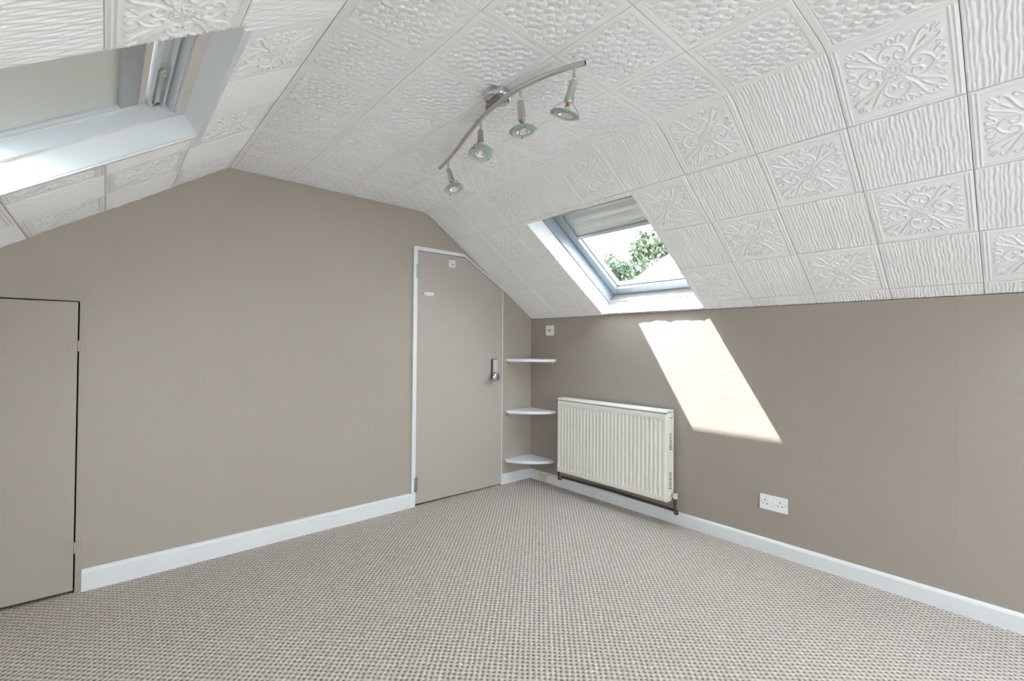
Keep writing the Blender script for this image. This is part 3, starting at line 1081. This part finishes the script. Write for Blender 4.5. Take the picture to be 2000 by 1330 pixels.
# ------------------------------------------------------------------ cupboard door (door_2)
d2 = structure(empty('door_2', (-3.24, 0, 0)), 'low taupe cupboard door cut by the left edge of the view')
b = MB()
b.prism([(CX0 + 0.004 + 3.24, 0.022), (CX1 - 0.0055 + 3.24, 0.016), (CX1 - 0.0055 + 3.24, CTZ - 0.005), (CX0 + 0.004 + 3.24, CTZ - 0.008)], 1, -0.009, 0.012)
b.build('door_leaf', M['taupe'], d2)
for z in (1.172, 0.216):
    b = MB()
    x = CX1 + 3.24
    b.tube([(x - 0.001, -0.011, z - 0.026), (x - 0.001, -0.011, z + 0.026)], 0.005, 10)
    b.box((x - 0.036, -0.009, z - 0.026), (x - 0.004, -0.0115, z + 0.026), 0.0008)
    b.box((x + 0.003, -0.006, z - 0.026), (x + 0.023, -0.0105, z + 0.004), 0.0008)
    b.box((x + 0.003, -0.006, z + 0.008), (x + 0.023, -0.0105, z + 0.026), 0.0008)
    b.box((x - 0.022, -0.0115, z - 0.014), (x - 0.010, -0.0135, z + 0.014), 0.0008)
    b.build('hinge', M['taupe'], d2)

# ------------------------------------------------------------------ corner shelves
def corner_shelf(z, label):
    r_ = empty('corner_shelf', (0, 0, z))
    tag(r_, label, 'shelf', 'white quarter round shelves in the corner')
    b = MB()
    R_, n_ = 0.308, 26
    pts = [(0, 0), (-R_, 0), (-R_ - 0.001, -0.035)]
    for i in range(1, n_):
        a = math.pi / 2 * i / n_
        cx_, cy_ = math.cos(a), math.sin(a)
        rad = R_ * (1 - 0.075 * math.sin(2 * a))
        x_, y_ = -cx_ * rad, -cy_ * rad
        if y_ < -0.04 and x_ < -0.04:
            pts.append((x_, y_))
    pts += [(-0.035, -R_ - 0.001), (0, -R_)]
    m_ = len(pts)
    lay = [(0.0, -0.010), (0.003, -0.022), (0.0, -0.005), (0.004, 0.0)]
    inset = [0.004, 0.0, 0.0, 0.004]
    zz = [-0.024, -0.020, -0.004, 0.0]
    vv, ff = [], []
    for q in range(4):
        for (x_, y_) in pts:
            ln = math.hypot(x_, y_) or 1
            f_ = max(0, (ln - inset[q]) / ln)
            vv.append((x_ * f_, y_ * f_, zz[q]))
    for q in range(3):
        for i in range(m_):
            j = (i + 1) % m_
            ff.append((q * m_ + i, q * m_ + j, (q + 1) * m_ + j, (q + 1) * m_ + i))
    ff += [tuple(range(m_ - 1, -1, -1)), tuple(range(3 * m_, 4 * m_))]
    b.poly(vv, ff)
    b.build('board', M['shelf'], r_)
    b = MB()
    b.box((-0.275, -0.0, -0.044), (-0.03, -0.012, -0.0242))
    b.build('batten', M['taupe_door'], r_)
    b = MB()
    b.box((-0.0, -0.03, -0.044), (-0.012, -0.275, -0.0242))
    b.build('batten', M['taupe_door'], r_)


corner_shelf(1.078, 'white quarter round corner shelf, the topmost of three, level with the door lock')
corner_shelf(0.632, 'white quarter round corner shelf, the middle one of three')
corner_shelf(0.210, 'white quarter round corner shelf, the lowest of three, just above the baseboard')

# ------------------------------------------------------------------ radiator
RY0, RY1, RZ0, RZ1 = -0.440, -1.420, 0.158, 0.768
XF, XBk = -0.122, -0.030                     # face and back
rad = empty('radiator', (0, (RY0 + RY1) / 2, 0))
tag(rad, 'ivory ribbed panel radiator hung on the taupe wall right of the corner shelves', 'radiator')
yc = (RY0 + RY1) / 2
# front panel as a relief with vertical flutes closed at both ends
W_, H_ = RY0 - RY1 - 0.006, RZ1 - RZ0 - 0.028
NF = 29
ny, nz = NF * 12, 44
ys = np.linspace(-W_ / 2, W_ / 2, ny + 1)
zs = np.concatenate([[0], np.linspace(0.010, 0.07, 14), np.linspace(0.09, H_ - 0.09, 8), np.linspace(H_ - 0.07, H_ - 0.010, 14), [H_]])
Y_, Z_ = np.meshgrid(ys, zs, indexing='ij')
mar = 0.018
pf = (W_ - 2 * mar) / NF
ph = np.mod(Y_ + W_ / 2 - mar, pf) / pf
fl_ = np.clip((0.36 - np.abs(ph - 0.5)) / 0.17, 0, 1)
fl_ = fl_ * fl_ * (3 - 2 * fl_)
zend = np.clip((np.minimum(Z_, H_ - Z_) - 0.032) / 0.018, 0, 1)
zend = zend * zend * (3 - 2 * zend)
inn = ((Y_ > -W_ / 2 + mar) & (Y_ < W_ / 2 - mar))
rim = np.clip(np.minimum(np.minimum(Y_ + W_ / 2, W_ / 2 - Y_), np.minimum(Z_, H_ - Z_)) / 0.006, 0, 1)
X_ = XF + 0.0042 * fl_ * zend * inn + 0.006 * (1 - rim) ** 2
b = MB()
vv = np.stack([X_, Y_, Z_ + RZ0 + 0.006], -1).reshape(-1, 3)
nzp = len(zs)
idx = np.arange((ny + 1) * nzp).reshape(ny + 1, nzp)
q = np.stack([idx[:-1, :-1], idx[:-1, 1:], idx[1:, 1:], idx[1:, :-1]], -1).reshape(-1, 4)
b.poly([tuple(p_) for p_ in vv.tolist()], [tuple(p_) for p_ in q.tolist()], True)
# folded-back rim and rear panel
b.box((XF + 0.0065, -W_ / 2, RZ0 + 0.006), (XF + 0.012, W_ / 2, RZ0 + 0.0075))
b.box((XF + 0.0065, -W_ / 2, RZ0 + 0.006), (XF + 0.0085, -W_ / 2 + 0.0015, RZ0 + 0.006 + H_))
b.box((XF + 0.0065, W_ / 2 - 0.0015, RZ0 + 0.006), (XF + 0.0085, W_ / 2, RZ0 + 0.006 + H_))
b.box((XF + 0.020, -W_ / 2 + 0.004, RZ0 + 0.004), (XF + 0.032, W_ / 2 - 0.004, RZ1 - 0.022))
b.build('front_panel', M['radiator'], rad, fix=False)
b = MB()
b.box((XBk - 0.016, -W_ / 2, RZ0 + 0.006), (XBk, W_ / 2, RZ1 - 0.02), 0.003)
b.build('rear_panel', M['radiator'], rad)
# top cover
b = MB()
b.prism([(XF + 0.001, RZ1 - 0.016), (XF + 0.004, RZ1 - 0.005), (XF + 0.012, RZ1), (XBk + 0.004, RZ1), (XBk + 0.004, RZ1 - 0.016)], 1, -W_ / 2 - 0.003, W_ / 2 + 0.003)
b.build('top_cover', M['radiator'], rad)
# end panels with two sets of slots
for sgn in (-1, 1):
    b = MB()
    ya, yb_ = sgn * (W_ / 2 + 0.0005), sgn * (W_ / 2 + 0.003)
    xa, xb = XF + 0.008, XBk + 0.003
    zslots = []
    for base in (0.085, 0.345):
        for i in range(8):
            zslots.append((RZ0 + base + i * 0.0145, RZ0 + base + i * 0.0145 + 0.008))
    zz = RZ0 + 0.004
    for za, zb in zslots:
        b.box((xa, ya, zz), (xb, yb_, za))
        b.box((xa, ya, za), (xa + 0.030, yb_, zb))
        b.box((xb - 0.020, ya, za), (xb, yb_, zb))
        zz = zb
    b.box((xa, ya, zz), (xb, yb_, RZ1 - 0.012))
    ep = b.build('end_panel', M['radiator'], rad)
    b = MB()
    b.lathe([(0.0, 0.007), (0.006, 0.007), (0.006, 0.0045), (0.012, 0.004), (0.013, 0.0)], ((XF + XBk) / 2 + 0.012, yb_, RZ1 - 0.042), (0, sgn, 0), 20)
    b.build('plug', M['satin'], ep)
b = MB()
b.box((XF + 0.036, -W_ / 2 + 0.02, RZ0 + 0.02), (XBk - 0.020, W_ / 2 - 0.02, RZ1 - 0.03))
b.build('convector_core', M['recess_brown'], rad)  # core coloured dark so the end slots read as shaded
# valves
for sgn, hgt in ((-1, 0.0), (1, 0.0)):
    b = MB()
    yv = sgn * (W_ / 2 + 0.036)
    xv = -0.062
    b.tube([(xv, sgn * (W_ / 2 + 0.002), RZ0 + 0.026), (xv, yv - sgn * 0.010, RZ0 + 0.026)], 0.010, 12)
    b.tube([(xv, yv, 0.085), (xv, yv, RZ0 + 0.028)], [0.0075, 0.012], 12)
    b.tube([(xv, yv, 0.085), (xv + 0.012, yv, 0.080), (xv + 0.034, yv, 0.079)], 0.0075, 10)
    vb = b.build('valve', M['pipe'], rad)
    b = MB()
    b.lathe([(0.0, 0.034), (0.012, 0.034), (0.014, 0.030), (0.013, 0.012), (0.0155, 0.010), (0.0155, 0.0), (0, 0.0)], (xv, yv, RZ0 + 0.028), (0, 0, 1), 18)
    b.build('cap', M['creamplastic'], vb)
b = MB()
b.lathe([(0.0, 0.0), (0.010, 0.0), (0.010, 0.014), (0, 0.014)], (-0.062, -(W_ / 2 + 0.003), RZ0 + 0.026), (0, -1, 0), 14)
b.build('union_nut', M['plastic'], rad)
b = MB()
b.tube([(-0.027, -(W_ / 2 + 0.036), 0.094), (-0.025, 0, 0.100), (-0.027, W_ / 2 + 0.036, 0.094)], 0.0085, 10)
b.build('pipe', M['pipe'], rad)
for o in rad.children:
    pass

# ------------------------------------------------------------------ small fittings
# double wall socket
so = empty('wall_socket', (0, -2.031, 0.2925))
tag(so, 'white double wall socket with two switches, low on the taupe wall right of the radiator', 'socket')
b = MB()
b.box((0, -0.073, -0.043), (-0.010, 0.073, 0.043), 0.003)
pl = b.build('face_plate', M['plastic'], so)
for yy in (0.0155, -0.0065):
    b = MB()
    b.poly([(-0.010, yy - 0.0085, 0.008), (-0.010, yy + 0.0085, 0.008), (-0.010, yy + 0.0085, 0.030), (-0.010, yy - 0.0085, 0.030),
            (-0.0165, yy - 0.008, 0.0085), (-0.0165, yy + 0.008, 0.0085), (-0.0115, yy + 0.008, 0.0295), (-0.0115, yy - 0.008, 0.0295)],
           [(0, 3, 2, 1), (4, 5, 6, 7), (0, 1, 5, 4), (1, 2, 6, 5), (2, 3, 7, 6), (3, 0, 4, 7)])
    b.build('switch', M['plastic'], so)
for y_ in (0.044, -0.036):
    for ya, yb_, za, zb in ((-0.002, 0.002, 0.009, 0.018), (0.008, 0.0145, -0.010, -0.0055), (-0.0145, -0.008, -0.010, -0.0055)):
        b = MB()
        b.box((-0.0096, y_ + ya, za), (-0.0104, y_ + yb_, zb))
        b.build('pin_hole', M['dark'], pl)
for y_ in (0.0635, -0.0635):
    b = MB()
    b.lathe([(0.0, 0.001), (0.0028, 0.001), (0.0032, 0)], (-0.010, y_, 0.003), (-1, 0, 0), 10)
    b.build('screw', M['steel'], pl)

# square wall plate under the eaves
wp = empty('wall_plate', (0, -0.238, 1.327))
tag(wp, 'square white wall plate with a round centre, high above the corner shelves', 'wall plate')
b = MB()
b.box((0, -0.046, -0.044), (-0.009, 0.046, 0.044), 0.003)
b.build('face_plate', M['plastic'], wp)
b = MB()
b.lathe([(0.016, 0.0), (0.015, 0.003), (0.009, 0.003), (0.008, 0.0008), (0, 0.0008)], (-0.009, 0, 0), (-1, 0, 0), 20)
b.build('centre_ring', M['creamplastic'], wp)
b = MB()
b.lathe([(0.005, 0.0), (0.005, 0.0014), (0, 0.0014)], (-0.009, 0, 0), (-1, 0, 0), 14)
b.build('centre_hole', M['dark'], wp)
for y_ in (0.032, -0.032):
    b = MB()
    b.lathe([(0.0, 0.001), (0.0030, 0.001), (0.0034, 0)], (-0.009, y_, 0), (-1, 0, 0), 10)
    b.build('screw', M['steel'], wp)

# telephone box on the baseboard
tb = empty('junction_box', (-0.017, -0.195, 0.0))
tag(tb, 'small cream telephone junction box screwed to the baseboard left of the radiator', 'junction box')
b = MB()
b.box((0, -0.045, 0.014), (-0.022, 0.040, 0.072), 0.004)
b.build('cover', M['creamplastic'], tb)
b = MB()
b.lathe([(0.0, 0.0008), (0.003, 0.0008), (0.0034, 0)], (-0.022, 0.0, 0.042), (-1, 0, 0), 10)
b.build('screw', M['steel'], tb)

# ------------------------------------------------------------------ spotlight bar on the ceiling
lamp = empty('ceiling_light', (-1.757, -1.617, ZC))
tag(lamp, 'curved chrome bar light with four spotlights and frosted glass rings, on the flat ceiling', 'ceiling light')
LO = Vector((-1.757, -1.617, ZC))


def ll(p_):
    return Vector(p_) - LO


b = MB()
b.lathe([(0.0, 0.028), (0.048, 0.028), (0.053, 0.025), (0.055, 0.018), (0.055, 0.0)], (0, 0, 0), (0, 0, -1), 48)
pl = b.build('ceiling_plate', M['chrome'], lamp)
for dx, dy in ((0.026, 0.020), (-0.026, -0.020)):
    b = MB()
    b.lathe([(0.0, 0.0015), (0.003, 0.0015), (0.0035, 0)], (dx, -dy, -0.028), (0, 0, -1), 10)
    b.build('screw', M['brass'], pl)
# bar: an arc in a level plane, 6 cm below the ceiling
bar_y = np.linspace(-0.921, -2.030, 33)
ZB = ZC - 0.051
coef = np.polyfit([-0.921, -1.167, -1.472, -1.610, -1.694, -1.770, -1.894, -1.988, -2.030],
                  [-1.578, -1.646, -1.734, -1.769, -1.779, -1.775, -1.770, -1.736, -1.716], 3)


def bar_pt(y):
    return Vector((float(np.polyval(coef, y)), float(y), ZB))


b = MB()
b.tube([ll(bar_pt(y)) for y in bar_y], 0.0095, 20)
bar = b.build('bar', M['satin'], lamp)
for y, sg in ((-0.921, 1), (-2.030, -1)):
    b = MB()
    p1 = bar_pt(y)
    d = (bar_pt(y) - bar_pt(y - sg * 0.03)).normalized()
    b.tube([ll(p1 - d * 0.003), ll(p1 + d * 0.001)], 0.0078, 16)
    b.build('end_plug', M['blackrubber'], bar)
# saddle between plate and bar
b = MB()
p0, p1 = bar_pt(-1.560), bar_pt(-1.665)
d = (p1 - p0).normalized()
sd_ = d.cross(Vector((0, 0, 1)))
vv = []
for zz in (ZC - 0.028, ZB + 0.006):
    for e_, w_ in ((p0, 0.012), (p1, 0.012)):
        for s_ in (-1, 1):
            q_ = e_ + sd_ * w_ * s_
            vv.append(ll((q_.x, q_.y, zz)))
b.poly(vv, [(0, 1, 3, 2), (4, 6, 7, 5), (0, 4, 5, 1), (2, 3, 7, 6), (0, 2, 6, 4), (1, 5, 7, 3)])
b.build('saddle', M['steel'], lamp)

right_v = Vector((math.cos(YAW), -math.sin(YAW), 0))
back_v = Vector((-math.sin(YAW), -math.cos(YAW), 0))
spots = [(-1.045, 0.30, 0.20, 0.9), (-1.490, 0.05, 0.30, 2.2), (-1.775, 0.10, 0.02, 1.5), (-1.995, -0.24, -0.16, 0.0)]
for y, a_r, b_b, arm in spots:
    pb = bar_pt(y)
    n_ = (Vector((0, 0, -1)) + right_v * a_r + back_v * b_b).normalized()
    b = MB()
    j = pb + Vector((0, 0, -0.044))
    b.tube([ll(pb), ll(pb + Vector((0, 0, -0.030)))], 0.0055, 12)
    b.tube([ll(pb + Vector((0, 0, -0.030))), ll(j)], 0.0042, 12)
    b.lathe([(0.0, -0.007), (0.005, -0.005), (0.007, 0.0), (0.005, 0.005), (0.0, 0.007)], ll(j), n_, 14)
    st = b.build('spotlight', M['chrome'], lamp)
    # barrel
    b = MB()
    b.lathe([(0.0, 0.004), (0.010, 0.006), (0.0125, 0.013), (0.0130, 0.070), (0.0145, 0.072), (0.0145, 0.079), (0.011, 0.079), (0.0, 0.079)], ll(j), n_, 28)
    b.build('barrel', M['satin'], st)
    # lamp holder and reflector bulb
    b = MB()
    b.lathe([(0.006, 0.079), (0.006, 0.092), (0.010, 0.093), (0.010, 0.098), (0.004, 0.098)], ll(j), n_, 16)
    b.build('lamp_socket', M['brass'], st)
    b = MB()
    dd = 0.118
    b.lathe([(0.008, dd - 0.022), (0.012, dd - 0.018), (0.020, dd - 0.008), (0.0245, dd + 0.003), (0.0245, dd + 0.005), (0.021, dd + 0.004), (0.014, dd - 0.006), (0.004, dd - 0.013), (0.0, dd - 0.013)], ll(j), n_, 28)
    b.build('bulb', M['bulb'], st)
    # frosted ring of glass
    b = MB()
    b.lathe([(0.0255, dd - 0.0025), (0.049, dd - 0.0025), (0.051, dd), (0.049, dd + 0.0025), (0.0255, dd + 0.0025), (0.0255, dd - 0.0025)], ll(j), n_, 44)
    b.build('glass_ring', M['frosted'], st)
    # wire arms and clips
    e1 = (right_v * math.cos(arm) + back_v * math.sin(arm))
    e1 = (e1 - n_ * e1.dot(n_)).normalized()
    for sg in (1, -1):
        b = MB()
        E1 = e1 * sg
        b.tube([ll(j + n_ * 0.058 + E1 * 0.0135), ll(j + n_ * 0.078 + E1 * 0.0155), ll(j + n_ * 0.098 + E1 * 0.038), ll(j + n_ * 0.104 + E1 * 0.0435), ll(j + n_ * 0.124 + E1 * 0.0455)], 0.0013, 8)
        b.tube([ll(j + n_ * (dd + 0.002) + E1 * 0.0455), ll(j + n_ * (dd + 0.006) + E1 * 0.0455)], 0.0035, 10)
        b.build('wire_arm', M['steel'], st)

# ------------------------------------------------------------------ outside the right skylight
gr = MB()
gr.box((-60, -60, -5.6), (90, 90, -5.4))
structure(gr.build('ground', M['bounce_ground']), 'ground outside far below the window, made pale to bounce daylight up')


def polar(az, dist, z):
    return Vector((CAM_POS[0] + dist * math.sin(math.radians(az)), CAM_POS[1] + dist * math.cos(math.radians(az)), z))


house = empty('house', polar(62.5, 13.0, -5.4))
tag(house, 'neighbouring house with a pale sunlit roof seen through the skylight', 'house')
hz = math.radians(90 - 62.5)
house.rotation_euler = (0, 0, hz)
b = MB()
b.box((-3.0, -4.6, 0), (3.0, 3.4, 6.2))
b.build('wall', M['render_wall'], house)
b = MB()
e_, rz, ez = 0.35, 9.15, 6.1
A_ = [(-3 - e_, -4.6 - e_, ez), (3 + e_, -4.6 - e_, ez), (3 + e_, 3.4 + e_, ez), (-3 - e_, 3.4 + e_, ez), (0, -1.6, rz), (0, 0.4, rz)]
b.poly(A_, [(3, 0, 4, 5), (1, 2, 5, 4), (0, 1, 4), (2, 3, 5), (0, 3, 2, 1)])
b.build('roof', M['rooftile'], house)


def tree(az, dist, top_el, width, m_leaf, label, seed):
    R2 = random.Random(seed)
    base = polar(az, dist, -5.4)
    zt = CAM_POS[2] + dist * math.tan(math.radians(top_el))
    t_ = empty('tree', base)
    tag(t_, label, 'tree')
    hgt = zt + 5.4
    b = MB()
    b.tube([(0, 0, 0), (0.1, 0, hgt * .35), (0, 0.1, hgt * .8)], [0.28, 0.2, 0.05], 8)
    for k in range(5):
        a = k * 1.3
        b.tube([(0.05, 0.05, hgt * (.35 + .08 * k)), (math.cos(a) * width * .35, math.sin(a) * width * .35, hgt * (.55 + .07 * k))], [0.09, 0.03], 6)
    b.build('trunk', M['bark'], t_)
    b = MB()
    blobs = []
    for k in range(40):
        a, q = R2.random() * 6.28, R2.random() ** 0.6
        zz = hgt * (0.38 + 0.58 * q)
        rr = width * 0.5 * (1 - 0.45 * max(0, (q - 0.45) / 0.55)) * R2.random() ** .5
        blobs.append((math.cos(a) * rr, math.sin(a) * rr, zz, width * (0.12 + 0.12 * R2.random())))
    for k in range(9000):
        bx, by, bz_, br = R2.choice(blobs)
        d_ = Vector((R2.gauss(0, 1), R2.gauss(0, 1), R2.gauss(0, 1))).normalized() * br * (0.55 + 0.5 * R2.random())
        c_ = Vector((bx, by, bz_)) + d_
        if c_.z > hgt:
            c_.z = hgt - R2.random() * .3
        n1_ = Vector((R2.gauss(0, 1), R2.gauss(0, 1), R2.gauss(0, 1))).normalized()
        n2_ = n1_.orthogonal().normalized()
        n3_ = n1_.cross(n2_)
        s_ = 0.09 + 0.10 * R2.random()
        b.poly([c_ - n2_ * s_, c_ - n3_ * s_ * .5, c_ + n2_ * s_, c_ + n3_ * s_ * .5], [(0, 1, 2, 3)])
    b.build('foliage', m_leaf, t_, fix=False)['kind'] = 'stuff'


tree(54.4, 30, 11.3, 4.0, M['leaf_a'], 'dense green bush tree left of the neighbouring roof', 1)
tree(58.9, 22, 13.3, 2.9, M['leaf_b'], 'pale silvery tree standing behind the neighbouring roof', 2)
tree(63.2, 27, 12.0, 4.2, M['leaf_b'], 'tall pale tree partly hidden by the skylight edge', 3)
